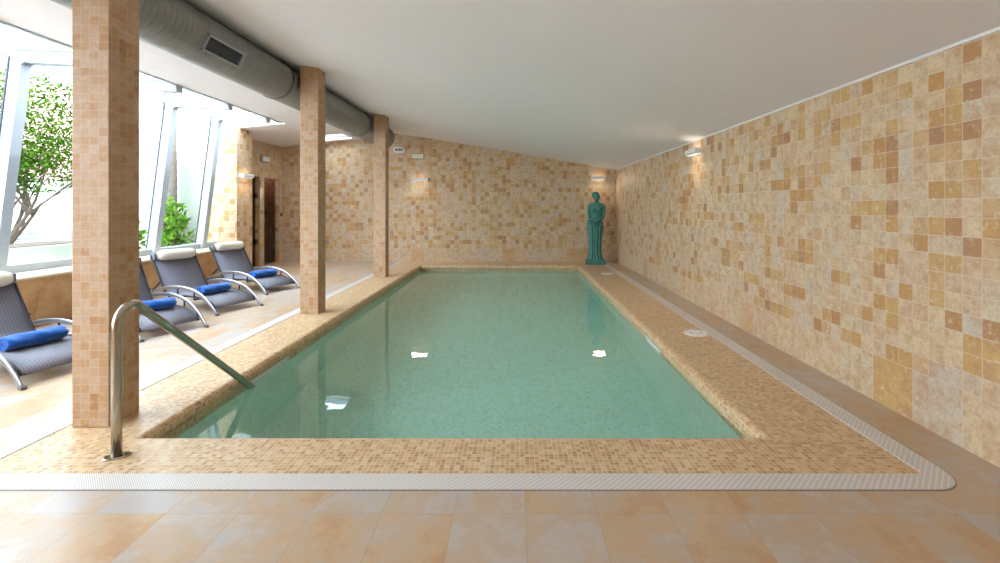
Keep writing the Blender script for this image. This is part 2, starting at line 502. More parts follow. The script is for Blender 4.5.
# ceiling grid with openings
bm = bmesh.new()
xs = [p[0] for p in prof]; zs = [p[1] for p in prof]
ys = [YF - .2] + [YF + .2 + i * .9 for i in range(12)] + [8.6, 10.05, 10.75, YB + .2]
ys = sorted(set(ys))
SK = (-4.62, -3.78, 10.05, 10.75)
def solid(i, jy):
    xm = (xs[i] + xs[i + 1]) / 2; ym = (ys[jy] + ys[jy + 1]) / 2
    if SK[0] < xm < SK[1] and SK[2] < ym < SK[3]: return False
    if xm < -4.3 and ym < 8.6: return False
    return True
for i in range(len(xs) - 1):
    for jy in range(len(ys) - 1):
        if not solid(i, jy): continue
        P = [(xs[i], ys[jy], zs[i]), (xs[i + 1], ys[jy], zs[i + 1]), (xs[i + 1], ys[jy + 1], zs[i + 1]), (xs[i], ys[jy + 1], zs[i])]
        lo = [bm.verts.new(p) for p in P]; hi = [bm.verts.new((p[0], p[1], p[2] + .14)) for p in P]
        bm.faces.new(lo); bm.faces.new(hi)
        if not (i > 0 and solid(i - 1, jy)): bm.faces.new((lo[0], lo[3], hi[3], hi[0]))
        if not (i < len(xs) - 2 and solid(i + 1, jy)): bm.faces.new((lo[1], lo[2], hi[2], hi[1]))
        if not (jy > 0 and solid(i, jy - 1)): bm.faces.new((lo[0], lo[1], hi[1], hi[0]))
        if not (jy < len(ys) - 2 and solid(i, jy + 1)): bm.faces.new((lo[3], lo[2], hi[2], hi[3]))
bmesh.ops.remove_doubles(bm, verts=bm.verts[:], dist=1e-5)
tag(obj('ceiling', bm, PLAS), 'white plaster sloping ceiling', kind='structure')
# white bead along the top of the right wall
bm = bmesh.new(); box(bm, XR - .010, XR, YF, YB, 2.180, 2.198)
tag(obj('trim_2', bm, WHITE), 'thin white bead between right wall and ceiling', kind='structure')

# low tiled wall under the glazing + stone sill
LY0, LY1 = YF, 8.5
bm = bmesh.new()
sec = [(-5.20, -.05), (-5.14, .30), (-5.06, .50), (-5.06, .545), (-5.68, .545), (-5.68, -.05)]
loft(bm, [[(x, y, z) for x, z in sec] for y in (LY0, LY1)])
wl = tag(obj('wall_window_side', bm, OCHRE), 'low tiled wall under the slanted windows', kind='structure')
bm = bmesh.new()
sec = [(-5.05, .545), (-5.045, .555), (-5.045, .57), (-5.055, .58), (-5.68, .58), (-5.68, .545)]
loft(bm, [[(x, y, z) for x, z in sec] for y in (LY0, LY1)])
tag(obj('trim_3', bm, SILL), 'cream stone sill on the low wall', kind='structure')

# slanted glazing in bays
KX, KZ, EX, EZ, BX, BZ = -5.20, 2.886, -4.30, 2.845, -5.49, .58
def quad_beam(bm, p, q, y0, y1, wa, wb, nrm):
    """beam between (x,z) points p and q, from y0 to y1, offset from -wa to +wb along nrm"""
    n = Vector(nrm).normalized()
    pts = [(p[0] - n.x * wa, p[1] - n.y * wa), (q[0] - n.x * wa, q[1] - n.y * wa), (q[0] + n.x * wb, q[1] + n.y * wb), (p[0] + n.x * wb, p[1] + n.y * wb)]
    loft(bm, [[(x, y, z) for x, z in pts] for y in (y0, y1)])
nS = (KZ - BZ, -(KX - BX)); lS = math.hypot(*nS); nS = (nS[0] / lS, nS[1] / lS)     # normal of the slanted plane, towards the room
bay = [-2.6, -1.58, -.52, .54, 1.6, 2.66, 3.72, 4.78, 5.84, 6.9, 7.96, 8.5]
for k in range(len(bay) - 1):
    a, b = bay[k], bay[k + 1]
    w = .11
    bm = bmesh.new()
    quad_beam(bm, (BX, BZ), (KX, KZ), a, a + w, .05, .075, nS)                # mullion
    quad_beam(bm, (KX, KZ), (EX, EZ), a, a + w, .05, .075, (0, -1))          # rafter
    box(bm, KX - .054, KX + .087, a - .0015, a + w + .0015, KZ - .092, KZ + .052)
    quad_beam(bm, (BX, BZ), (BX + .012, BZ + .09), a + w, b, .03, .03, nS)   # sill bar
    quad_beam(bm, (KX, KZ), (KX + .05, KZ), a + w, b, .03, .04, (0, -1))    # kink bar
    quad_beam(bm, (EX - .05, EZ), (EX, EZ), a + w, b, .03, -.005, (0, -1))    # head bar
    w_ = tag(obj('window_%d' % (k + 1), bm, ALU), 'white framed slanted window bay over the low wall', kind='structure')
    bm = bmesh.new()
    quad_beam(bm, (BX, BZ), (KX, KZ), a + w, b, .004, .004, nS)
    obj('glass_pane', bm, GLASS, w_)
    bm = bmesh.new()
    quad_beam(bm, (KX, KZ), (EX, EZ), a + w, b, .004, .004, (0, -1))
    obj('roof_glass', bm, GLASS, w_)
    bm = bmesh.new()
    quad_beam(bm, (BX, BZ), (KX, KZ), a - .012, a + .001, .056, -.042, nS)
    quad_beam(bm, (KX, KZ), (EX, EZ), a - .012, a + .001, .056, -.042, (0, -1))
    obj('gasket', bm, GASK, w_)
# skylight
bm = bmesh.new()
zsk = ceil_z(-4.2) + .15
for (xa, xb, ya, yb) in ((SK[0], SK[1], SK[2], SK[2] + .04), (SK[0], SK[1], SK[3] - .04, SK[3]), (SK[0], SK[0] + .04, SK[2] + .04, SK[3] - .04), (SK[1] - .04, SK[1], SK[2] + .04, SK[3] - .04)):
    box(bm, xa, xb, ya, yb, zsk - .06, zsk + .03)
sk = tag(obj('window_13', bm, ALU), 'small skylight in the ceiling by the back wall', kind='structure')
bm = bmesh.new(); box(bm, SK[0] + .04, SK[1] - .04, SK[2] + .04, SK[3] - .04, zsk, zsk + .006)
obj('glass_pane', bm, GLASS, sk)

# ------------------------------------------------------------------ pillars
plabels = ['stone mosaic pillar in front, beside the steel handrail', 'stone mosaic pillar in the middle of the row along the pool',
           'stone mosaic pillar farthest from the viewer, by the pool corner']
for k, y in enumerate((2.71, 5.59, 8.5)):
    bm = bmesh.new(); box(bm, -2.612, -2.392, y, y + .222, 0, 3.055, .006)
    tag(obj('pillar', bm, PIL), plabels[k], 'pillar', 'mosaic pillars along the pool')

# ------------------------------------------------------------------ duct
dx, dz, dr = -2.868, 2.822, .222
def duct_ring(y, r, n=40):
    return [(dx + r * math.cos(2 * PI * k / n), y, dz + r * math.sin(2 * PI * k / n)) for k in range(n)]
bm = bmesh.new()
rings = []
y = YF + .02
while y < 10.05:
    for d, rr in ((0, 0), (.035, 0), (.043, .0035), (.052, .0035)):
        rings.append(duct_ring(y + d, dr + rr))
    y += .06
loft(bm, rings)
du = obj('ventilation_duct', bm, DUCT, None, True)
tag(du, 'long round galvanised ventilation duct under the ceiling', 'duct')
bm = bmesh.new()
rings = [duct_ring(10.09 + .02, dr + .008)]
for k in range(1, 8):
    a = k / 8 * PI / 2
    rings.append(duct_ring(10.11 + .09 * math.sin(a), (dr + .008) * math.cos(a) ** .6))
loft(bm, rings); obj('end_cap', bm, DUCT, du, True)
for yy in (2.6, 5.48, 8.38):
    bm = bmesh.new()
    loft(bm, [duct_ring(yy, dr + .004), duct_ring(yy, dr + .012), duct_ring(yy + .035, dr + .012), duct_ring(yy + .035, dr + .004)], cap=False)
    box(bm, dx + dr - .01, dx + dr + .03, yy, yy + .035, dz - .02, dz + .03)
    obj('strap', bm, GREYP, du)
# air grille set in the flank of the duct
ga = math.radians(-26)
MG = Matrix.Translation((dx, 0, dz)) @ Matrix.Rotation(-ga, 4, 'Y')
bm = bmesh.new()
y0, y1, hz, o = 3.95, 4.47, .075, dr
box(bm, o - .03, o + .022, y0, y1, hz - .016, hz, mat=MG); box(bm, o - .03, o + .022, y0, y1, -hz, -hz + .016, mat=MG)
box(bm, o - .03, o + .022, y0, y0 + .016, -hz, hz, mat=MG); box(bm, o - .03, o + .022, y1 - .016, y1, -hz, hz, mat=MG)
ag = obj('air_grille', bm, ALU, du)
bm = bmesh.new(); box(bm, o - .02, o + .004, y0 + .016, y1 - .016, -hz + .016, hz - .016, mat=MG)
n = 26
for k in range(n):
    yy = y0 + .02 + k * (y1 - y0 - .04) / n
    box(bm, o, o + .014, yy, yy + .007, -hz + .016, hz - .016, mat=MG)
obj('slats', bm, GRILL, ag)

# ------------------------------------------------------------------ handrail
bm = bmesh.new()
hx = -2.07
pts = [(hx, 2.39, .01), (hx, 2.39, .35), (hx, 2.39, .66)]
for k in range(1, 8):
    a = k / 8 * math.radians(126)
    pts.append((hx, 2.39 + .095 * (1 - math.cos(a)), .66 + .115 * math.sin(a) ** .9))
pts += [(hx + .002, 2.60, .70), (hx + .002, 3.0, .38), (hx + .0, 3.50, -.02), (hx - .006, 3.60, -.10), (hx - .02, 3.66, -.145), (hx - .06, 3.70, -.17)]
tube(bm, pts, .0235, 16)
hr = tag(obj('handrail', bm, STEEL, None, True), 'polished steel pool handrail sloping down into the water', 'handrail')
bm = bmesh.new()
Mf = Matrix.Translation((hx, 2.39, 0)) @ Matrix.Rotation(math.radians(28), 4, 'Z')
rings = []
for z, sc in ((0, 1), (.006, 1), (.010, .9)):
    rings.append([Mf @ Vector((.062 * sc * math.copysign(abs(math.cos(2 * PI * k / 28)) ** .8, math.cos(2 * PI * k / 28)), .034 * sc * math.sin(2 * PI * k / 28), z)) for k in range(28)])
loft(bm, rings)
fl = obj('base_flange', bm, STEEL, hr)
for sx in (-1, 1):
    bm = bmesh.new()
    c = Mf @ Vector((sx * .045, 0, 0))
    tube(bm, [(c.x, c.y, .006), (c.x, c.y, .017)], .008, 6)
    obj('bolt', bm, STEEL, fl)

# ------------------------------------------------------------------ pool fittings
for k, (cx, cy, lab) in enumerate(((1.86, 4.73, 'round white skimmer lid in the coping, nearer the viewer'), (1.80, 8.95, 'round white skimmer lid in the coping, nearer the statue'))):
    bm = bmesh.new()
    rings = [[(cx + r * math.cos(2 * PI * q / 40), cy + r * math.sin(2 * PI * q / 40), z) for q in range(40)] for r, z in ((.118, 0), (.118, .006), (.112, .009), (.095, .009), (.092, .006), (.02, .006))]
    loft(bm, rings)
    l = tag(obj('deck_hatch', bm, WHITE), lab, 'hatch', 'round hatches in the coping')
    for sx in (-1, 1):
        bm = bmesh.new(); box(bm, cx - .012 + sx * .05, cx + .012 + sx * .05, cy - .006, cy + .006, .0055, .0075)
        obj('finger_slot', bm, GREYP, l)
for (xx, y0, y1, sg, lab) in ((W0[1], 4.47, 4.95, -1, 'white skimmer mouth in the right pool wall'), (W0[0], 3.66, 4.31, 1, 'white skimmer mouth in the left pool wall beyond the handrail')):
    r = empty('skimmer_mouth', (xx, (y0 + y1) / 2, -.13)); tag(r, lab, 'skimmer')
    hy = (y1 - y0) / 2
    bm = bmesh.new()
    a, b = sorted((0, sg * .014))
    box(bm, a, b, -hy, hy, .024, .037); box(bm, a, b, -hy, hy, -.06, -.045); box(bm, a, b, -hy, -hy + .02, -.045, .024); box(bm, a, b, hy - .02, hy, -.045, .024)
    obj('frame', bm, WHITE, r)
    bm = bmesh.new(); a, b = sorted((0, sg * .006)); box(bm, a, b, -hy + .02, hy - .02, -.045, .024)
    obj('flap', bm, WHITE, r)

# ------------------------------------------------------------------ wall lamps and boxes
def wall_lamp(loc, rz, ln, label, power=1.0):
    r = empty('wall_lamp', loc, rz); tag(r, label, 'lamp', 'white wall lamps')
    bm = bmesh.new()
    sec = [(0, -.03), (-.085, -.035), (-.1, -.02), (-.1, .03), (-.09, .035), (0, .035)]   # y (out of wall), z
    loft(bm, [[(x, yy, zz) for yy, zz in sec] for x in (-ln / 2, ln / 2)])
    obj('housing', bm, WHITE, r)
    bm = bmesh.new(); box(bm, -ln / 2 + .02, ln / 2 - .02, -.082, -.012, .034, .038); box(bm, -ln / 2 + .02, ln / 2 - .02, -.075, -.012, -.042, -.034)
    obj('diffuser', bm, LAMP, r)
    for up, pw in ((0, .12), (PI, .12), (-.75, 2.2)):  # weak up and down light, plus outward fill added to brighten the far end
        l = bpy.data.lights.new('lamp_fill_light', 'AREA'); l.shape = 'RECTANGLE'; l.size = ln - .06; l.size_y = .06 if up in (0, PI) else .1
        l.energy = pw * power; l.color = (1, .82, .62)
        lo = bpy.data.objects.new('lamp_fill_light', l); C.objects.link(lo)
        lo.matrix_world = Matrix.Translation(loc) @ Matrix.Rotation(rz, 4, 'Z') @ Matrix.Translation((0, -.05, -.047 if up == 0 else .044) if up in (0, PI) else (0, -.125, -.02)) @ Matrix.Rotation(up, 4, 'X')
# local -y is out of the wall
wall_lamp((XR, 6.1, 2.03), -PI / 2, .36, 'white wall lamp on the long right wall', .8)
wall_lamp((1.98, YB, 2.0), 0, .35, 'white wall lamp on the end wall above the statue', .55)
wall_lamp((-2.27, YB, 1.955), 0, .40, 'white wall lamp on the end wall beside the farthest pillar', .55)
wall_lamp((-5.14, 8.72, 1.89), PI / 2, .34, 'white wall lamp on the pier beside the window')

pl = bpy.data.lights.new('steam_room_fill', 'POINT'); pl.energy = 2.5; pl.color = (1, .8, .6); pl.shadow_soft_size = .08  # unseen fill light, added to brighten the room behind the doors
po = bpy.data.objects.new('steam_room_fill', pl); C.objects.link(po); po.location = (-6.05, 10.57, 2.1)
r = empty('exit_light', (-2.76, YB, 2.66)); tag(r, 'rounded white emergency light with grey window beside the duct end', 'emergency light')
bm = bmesh.new()
def pill(w, h, y0, y1, rr):
    out = []
    for cx, cz, a0 in ((w - rr, h - rr, 0), (-w + rr, h - rr, PI / 2), (-w + rr, -h + rr, PI), (w - rr, -h + rr, 1.5 * PI)):
        for k in range(7):
            a = a0 + k / 6 * PI / 2; out.append((cx + rr * math.cos(a), cz + rr * math.sin(a)))
    return out
loft(bm, [[(x, yy, z) for x, z in pill(w, h, 0, 0, rr)] for yy, w, h, rr in ((0, .145, .075, .07), (-.05, .145, .075, .07), (-.065, .135, .065, .06))])
obj('housing', bm, WHITE, r)
bm = bmesh.new()
for k in range(3): box(bm, -.085 + k * .06, -.035 + k * .06, -.069, -.064, -.03, .03)
obj('display', bm, GREYP, r)
r = empty('emergency_light', (-2.32, YB, 2.51)); tag(r, 'cream rectangular emergency light box above the wall lamp on the end wall', 'emergency light')
bm = bmesh.new(); box(bm, -.15, .15, -.012, 0, -.07, .07, .003); obj('back_plate', bm, GREYP, r)
bm = bmesh.new(); box(bm, -.135, .135, -.05, -.012, -.055, .055, .008); obj('cover', bm, simple('cream_plastic', srgb(226, 218, 196), .4), r)
r = empty('emergency_light', (XL, 10.2, 2.36), PI / 2); tag(r, 'white emergency light box on the side wall above the doorways', 'emergency light')
bm = bmesh.new(); box(bm, -.16, .16, -.015, 0, -.07, .07, .003); obj('back_plate', bm, GREYP, r)
bm = bmesh.new(); box(bm, -.145, .145, -.06, -.015, -.055, .055, .01); obj('cover', bm, WHITE, r)
bm = bmesh.new(); box(bm, XL, XL + .025, 10.90, 10.96, 1.08, 1.16, .004)
sw = tag(obj('wall_switch', bm, BLACK), 'small dark switch on the wall by the corner doorway', 'switch')
bm = bmesh.new(); box(bm, XL + .0245, XL + .032, 10.918, 10.942, 1.1, 1.14, .002); obj('button', bm, GREYP, sw)

# ------------------------------------------------------------------ statue (plain generic draped figure)
st = empty('statue', (1.84, 10.5, .0045), math.radians(-6))
tag(st, 'teal statue of a draped standing woman in the far right corner', 'statue')
bm = bmesh.new()
box(bm, -.22, .22, -.17, .17, 0, .07, .008); box(bm, -.195, .195, -.15, .15, .065, .11, .01)
obj('plinth', bm, PATINA, st)
bm = bmesh.new()
NS = 56
body = [  # z, half width x, half depth y, x offset, fold depth
    (.10, .175, .135, -.01, .06), (.16, .155, .125, -.005, .08), (.28, .135, .110, .005, .09), (.45, .135, .108, .012, .09), (.60, .148, .112, .012, .07),
    (.75, .168, .122, .005, .05), (.86, .178, .128, -.005, .04), (.93, .172, .122, -.01, .03), (1.00, .148, .108, -.008, .02), (1.07, .122, .092, -.002, .015), (1.14, .120, .090, .004, .01),
    (1.22, .138, .105, .006, .01), (1.28, .148, .105, .006, .01), (1.34, .152, .085, .005, 0), (1.375, .125, .068, .004, 0), (1.395, .07, .055, .003, 0), (1.42, .046, .046, .002, 0), (1.46, .042, .044, 0, 0)]
rings = []
for z, wx, wy, ox, fd in body:
    rr = []
    wx *= 1.05
    for k in range(NS):
        a = 2 * PI * k / NS
        f = 1 + fd * (math.sin(a * 9 + z * 3) * .6 + math.sin(a * 5 - z * 4) * .4)
        rr.append((ox + wx * f * math.cos(a), wy * f * math.sin(a), z))
    rings.append(rr)
loft(bm, rings)
# head
rings = []
for k in range(13):
    a = -PI / 2 + PI * k / 12
    c = max(.02, math.cos(a))
    zz = 1.53 + .108 * math.sin(a)
    jaw = .82 if a < -.3 else 1.0
    rings.append([(.078 * c * jaw * math.cos(2 * PI * q / 24), -.006 + .086 * c * math.sin(2 * PI * q / 24) * jaw, zz) for q in range(24)])
loft(bm, rings)
# nose, brow, chin, bust
tube(bm, [(0, -.088, 1.555), (0, -.104, 1.522), (0, -.085, 1.512)], [.008, .014, .008], 8)
tube(bm, [(-.045, -.068, 1.552), (0, -.085, 1.558), (.045, -.068, 1.552)], .011, 8)
tube(bm, [(-.018, -.08, 1.488), (.018, -.08, 1.488)], .009, 8)
tube(bm, [(0, -.06, 1.455), (0, -.075, 1.452)], .018, 8)
for sx in (-1, 1): tube(bm, [(sx * .06, -.06, 1.24), (sx * .062, -.10, 1.235), (sx * .062, -.122, 1.23)], [.05, .045, .018], 12)
# arms: upper arms close to the body, hands holding the robe in front of the waist
for sx in (-1, 1):
    tube(bm, [(sx * .135, 0, 1.345), (sx * .165, .005, 1.29), (sx * .17, -.005, 1.17), (sx * .165, -.03, 1.07), (sx * .12, -.105, 1.02), (sx * .055, -.15, 1.01), (sx * .03, -.158, 1.0)],
         [.042, .045, .038, .034, .030, .024, .022], 12)
    for f in range(4):
        tube(bm, [(sx * .045, -.16, 1.018 - f * .014), (sx * .018, -.172, 1.014 - f * .014), (sx * .0, -.164, 1.01 - f * .014)], .0085, 6)
# robe folds: thick diagonal rope of cloth over the hips, hanging folds
tube(bm, smooth_path([(-.175, -.02, .98), (-.10, -.115, .93), (.0, -.14, .90), (.10, -.118, .88), (.17, -.03, .92), (.12, .08, .97), (0, .115, .99), (-.12, .08, 1.0), (-.175, -.02, .98)], 4), .02, 8)
for k, xx in enumerate((-.09, -.03, .03, .09)):
    tube(bm, [(xx, -.12 - .01 * (k % 2), .88), (xx * .95 + .02, -.115, .6), (xx * .9, -.112, .3), (xx * 1.2, -.13, .1)], [.012, .016, .014, .018], 8)
fg = obj('figure', bm, PATINA, st, True)
for v in fg.data.vertices:
    z = v.co.z
    v.co.x += -.022 * math.sin(max(0, min(1, (z - .1) / 1.3)) * PI * 1.5) * (1 if z < 1.4 else 1) + .0
rm = fg.modifiers.new('remesh', 'REMESH'); rm.mode = 'VOXEL'; rm.voxel_size = .0085; rm.use_smooth_shade = True
bm = bmesh.new()
rings = []
for k in range(11):
    a = -PI / 2 * .35 + (PI / 2 * 1.35) * k / 10
    c = max(.02, math.cos(a))
    rings.append([((.089 * c) * math.cos(2 * PI * q / 30) * (1 + .04 * math.sin(q * 3)), .014 + .088 * c * math.sin(2 * PI * q / 30) * (1 + .04 * math.sin(q * 3)), 1.56 + .094 * math.sin(a)) for q in range(30)])
loft(bm, rings)
tube(bm, [(0, .085, 1.56), (0, .12, 1.55), (0, .135, 1.545)], [.045, .042, .02], 14)
obj('hair', bm, PATINA, st, True)

# ------------------------------------------------------------------ loungers
def cyl_roll(bm, ya, yb, r, cx=0, cz=0, sq=.85, n=24, bulge=.02):
    rings = []
    m = 12
    for i in range(m + 1):
        yv = ya + (yb - ya) * i / m
        e = min(i, m - i)
        rr = r * (.72 if e == 0 else (.93 if e == 1 else 1.0))
        rings.append([(cx + rr * math.cos(2 * PI * k / n), yv, cz + rr * sq * math.sin(2 * PI * k / n)) for k in range(n)])
    loft(bm, rings)
ARCH = [(.70, .012), (.63, .085), (.53, .165), (.40, .235), (.25, .28), (.05, .30), (-.15, .29), (-.36, .248), (-.56, .18)]
SEAT = [(.615, .075), (.58, .118), (.48, .16), (.32, .187), (.12, .19), (-.10, .18), (-.20, .178), (-.275, .21), (-.34, .30), (-.43, .445), (-.515, .58), (-.57, .67)]
def make_lounger():
    root = empty('sun_lounger')
    sp = smooth_path([(x, 0, z) for x, z in SEAT], 4)
    bm = bmesh.new()
    rows = []
    for i, p in enumerate(sp):
        t_ = (sp[min(i + 1, len(sp) - 1)] - sp[max(i - 1, 0)]).normalized()
        nrm = Vector((-t_.z, 0, t_.x)) * .003
        rows.append([(p.x + s * nrm.x, y_, p.z + s * nrm.z) for s, y_ in ((1, -.262), (1, 0), (1, .262), (-1, .262), (-1, 0), (-1, -.262))])
    loft(bm, rows)
    obj('sling', bm, SLING, root, True)
    for sy in (-1, 1):
        bm = bmesh.new(); tube(bm, [(p.x, sy * .272, p.z) for p in sp], .013, 10)
        obj('side_rail', bm, DARK, root, True)
        bm = bmesh.new(); tube(bm, smooth_path([(x, sy * .302, z) for x, z in ARCH], 4), .012, 12, ry=.021)
        a = obj('arched_frame', bm, SILV, root, True)
        bm = bmesh.new(); box(bm, .685, .722, sy * .302 - .018, sy * .302 + .018, 0, .024, .004)
        obj('foot_cap', bm, GREYP, a)
        bm = bmesh.new(); tube(bm, smooth_path([(-.36, sy * .285, .34), (-.47, sy * .29, .25), (-.62, sy * .29, .14), (-.80, sy * .29, .018)], 3), .012, 10)
        obj('rear_leg', bm, DARK, root, True)
    for x, z, h in ((.52, .14, .272), (.30, .17, .30), (-.20, .178, .272), (-.565, .665, .272), (-.60, .158, .29), (.0, .175, .30)):
        bm = bmesh.new(); tube(bm, [(x, -h, z - .008), (x, h, z - .008)], .010, 10)
        obj('cross_bar', bm, DARK, root, True)
    for sy in (-1, 1):
        for x in (.30, .0):
            bm = bmesh.new(); tube(bm, [(x, sy * .302, .165), (x, sy * .302, .285)], .009, 8)
            obj('hanger', bm, DARK, root, True)
    bm = bmesh.new(); cyl_roll(bm, -.225, .225, .069, -.50, .665, 1.0)
    for v in bm.verts: pass
    hp = obj('headrest', bm, CREAM, root, True)
    for sy in (-1, 1):
        bm = bmesh.new(); box(bm, -.60, -.50, sy * .257 - .014, sy * .257 + .014, .61, .70, .006)
        obj('headrest_clip', bm, GREYP, root)
    return root
def copy_tree(o, parent=None):
    c = o.copy(); C.objects.link(c); c.parent = parent
    for ch in list(o.children): copy_tree(ch, c)
    return c
proto = make_lounger()
lsp = [(-3.51, 3.27, -3.34, 3.86), (-3.60, 4.43, -3.34, 4.97), (-3.56, 5.49, -3.34, 6.06), (-3.68, 6.80, -3.45, 7.37)]
llab = ['grey sling sun lounger nearest the viewer, left of the front pillar', 'grey sling sun lounger partly hidden behind the front pillar',
        'grey sling sun lounger between the front and middle pillars, third from the viewer', 'grey sling sun lounger farthest from the viewer, beside the tiled pier']
tlab = ['rolled blue towel on the lounger left of the front pillar', 'rolled blue towel on the lounger behind the front pillar', 'rolled blue towel on the third lounger from the viewer',
        'rolled blue towel on the lounger farthest from the viewer']
def make_towel():
    bm = bmesh.new()
    n, m = 40, 18; rings = []
    rnd = random.Random(3)
    for i in range(m + 1):
        yv = -.195 + .39 * i / m
        e = min(i, m - i)
        sc = .90 if e == 0 else 1.0
        rr = []
        for k in range(n):
            a = 2 * PI * k / n
            r_ = .063 * sc * (1 + .05 * math.sin(3 * a + i * .5) + .03 * math.sin(i * 1.3 + a))
            if k < 6: r_ *= 1.10 - k * .016       # edge of the outer layer
            rr.append((r_ * 1.12 * math.cos(a), yv + .004 * math.sin(a * 7), .056 + r_ * .88 * math.sin(a)))
        rings.append(rr)
    # spiral ends
    def shrink(r0, y, f): 
        return [(x * f, y, .056 + (z - .056) * f) for x, _, z in r0]
    first = [shrink(rings[0], -.192 + .008 * (q % 2), f) for q, f in ((1, .25), (0, .42), (1, .6), (0, .78))]
    last = [shrink(rings[-1], .192 - .008 * (q % 2), f) for q, f in ((0, .78), (1, .6), (0, .42), (1, .25))]
    loft(bm, first + rings + last)
    return obj('rolled_towel', bm, TOWEL, None, True)
tw0 = make_towel()
for k, (xa, ya, xb, yb) in enumerate(lsp):
    o = proto if k == 0 else copy_tree(proto)
    w = Vector((xb - xa, yb - ya)).normalized()
    d = Vector((w.y, -w.x))            # foot direction
    f = Vector(((xa + xb) / 2, (ya + yb) / 2)) - d * .70
    rz = math.atan2(d.y, d.x)
    o.location = (f.x, f.y, 0); o.rotation_euler = (0, 0, rz)
    tag(o, llab[k], 'sun lounger', 'sun loungers along the window')
    tw = tw0 if k == 0 else tw0.copy()
    if k: C.objects.link(tw)
    p = f + d * .25 + w * (0, .02, -.01, .02)[k]
    tw.location = (p.x, p.y, .195); tw.rotation_euler = (0, 0, rz + (.05, -.08, .06, -.04)[k])
    tag(tw, tlab[k], 'towel', 'rolled blue towels on the loungers')

# ------------------------------------------------------------------ outdoors
bm = bmesh.new(); box(bm, -34, -5.78, -12, 34, -.3, 0.0)
tag(obj('terrace', bm, EXTG), 'pale paved terrace outside the windows', kind='structure')
bm = bmesh.new(); box(bm, -6.42, -5.77, 8.78, 9.0, 0, 4.4)
tag(obj('garden_wall', bm, EXTW), 'pale greenish white outdoor wall behind the palm trunks', 'wall')
hs = empty('building', (-15, 14, 0)); tag(hs, 'pink and white rendered building beyond the terrace', 'building')
bm = bmesh.new(); box(bm, -5, 0, -10, 12, 0, 7.5); obj('wall', bm, EXTW, hs)
bm = bmesh.new(); box(bm, -.2, .25, -10, 12, 2.2, 5.2); obj('pink_band', bm, EXTP, hs)
for yy in (-6, -2.5, 3, 7):
    bm = bmesh.new(); box(bm, .2, .3, yy, yy + 1.2, 2.9, 4.4); w_ = obj('window', bm, ALU, hs)
    bm = bmesh.new(); box(bm, .28, .32, yy + .1, yy + 1.1, 3.0, 4.3); obj('pane', bm, GREYP, w_)
# louvred fence
fx, fy0, fy1 = -8.6, 5.6, 9.0
r = empty('louvred_fence', (fx, fy0, 0)); tag(r, 'low white louvred fence outside beneath the tree', 'fence')
bm = bmesh.new()
for k in range(9):
    box(bm, -.03, .03, 0, fy1 - fy0, .12 + k * .085, .17 + k * .085)
obj('louvres', bm, simple('louvre_paint', srgb(150, 156, 166), .6), r)
for yy in (0, 1.7, 3.34):
    bm = bmesh.new(); box(bm, -.09, -.03, yy, yy + .06, 0, .95); obj('post', bm, EXTW, r)
r = empty('planter_box', (-7.35, 7.0, 0)); tag(r, 'white rendered planter box outside beyond the low wall', 'planter')
bm = bmesh.new()
box(bm, -.35, .35, -.8, .8, 0, .72, .01); obj('box', bm, EXTW, r)
bm = bmesh.new(); box(bm, -.30, .30, -.75, .75, .715, .735); obj('soil', bm, BARK, r)

def leaves(bm, c, rx, ry, rz, n, sz, rnd, shell=.45):
    for _ in range(n):
        while True:
            v = Vector((rnd.uniform(-1, 1), rnd.uniform(-1, 1), rnd.uniform(-1, 1)))
            if shell < v.length < 1 or (v.length < 1 and rnd.random() < .25): break
        p = Vector(c) + Vector((v.x * rx, v.y * ry, v.z * rz))
        d = Vector((rnd.uniform(-1, 1), rnd.uniform(-1, 1), rnd.uniform(-.8, 1))).normalized()
        s_ = d.cross(Vector((rnd.uniform(-1, 1), rnd.uniform(-1, 1), rnd.uniform(-1, 1)))).normalized()
        l = sz * rnd.uniform(.7, 1.3); w = l * .38
        nn = d.cross(s_) * l * .08
        a = bm.verts.new(p); b = bm.verts.new(p + d * l * .5 + s_ * w * .5 + nn); c_ = bm.verts.new(p + d * l); e = bm.verts.new(p + d * l * .5 - s_ * w * .5 + nn)
        bm.faces.new((a, b, c_)); bm.faces.new((a, c_, e))

def tree(loc, label):
    r = empty('olive_tree', loc); tag(r, label, 'tree')
    rnd = random.Random(11)
    bm = bmesh.new(); tips = []
    def branch(p, d, ln, rad, depth):
        pts = [p]; q = p.copy(); dd = d.copy()
        for k in range(4):
            dd = (dd + Vector((rnd.uniform(-.2, .2), rnd.uniform(-.2, .2), rnd.uniform(-.05, .2)))).normalized()
            q = q + dd * ln / 4; pts.append(q.copy())
        tube(bm, pts, [rad * (1 - .12 * k) for k in range(5)], 6)
        if depth == 0: tips.append(q.copy()); return
        for k in range(3 if depth > 1 else 4):
            nd = (dd + Vector((rnd.uniform(-.75, .75), rnd.uniform(-.75, .75), rnd.uniform(-.15, .5)))).normalized()
            branch(pts[rnd.choice((2, 3, 4))], nd, ln * rnd.uniform(.62, .85), rad * .55, depth - 1)
    branch(Vector((0, 0, 0)), Vector((.1, .1, 1)).normalized(), .55, .07, 0)
    base = tips.pop()
    for k in range(7):
        a = k / 7 * 2 * PI
        branch(base, Vector((math.cos(a) * .75, math.sin(a) * .75, .85)).normalized(), .95, .034, 2)
    obj('trunk', bm, BARK, r, True)
    bm = bmesh.new()
    leaves(bm, (0.1, .1, 2.45), 1.3, 1.3, 1.0, 8000, .075, rnd, .3)
    for t_ in tips: leaves(bm, t_, .26, .26, .2, 55, .07, rnd, 0)
    f = obj('foliage', bm, LEAF, r)
    return r
tree((-7.9, 7.0, .0), 'leafy green tree with bare lower branches outside the front window')

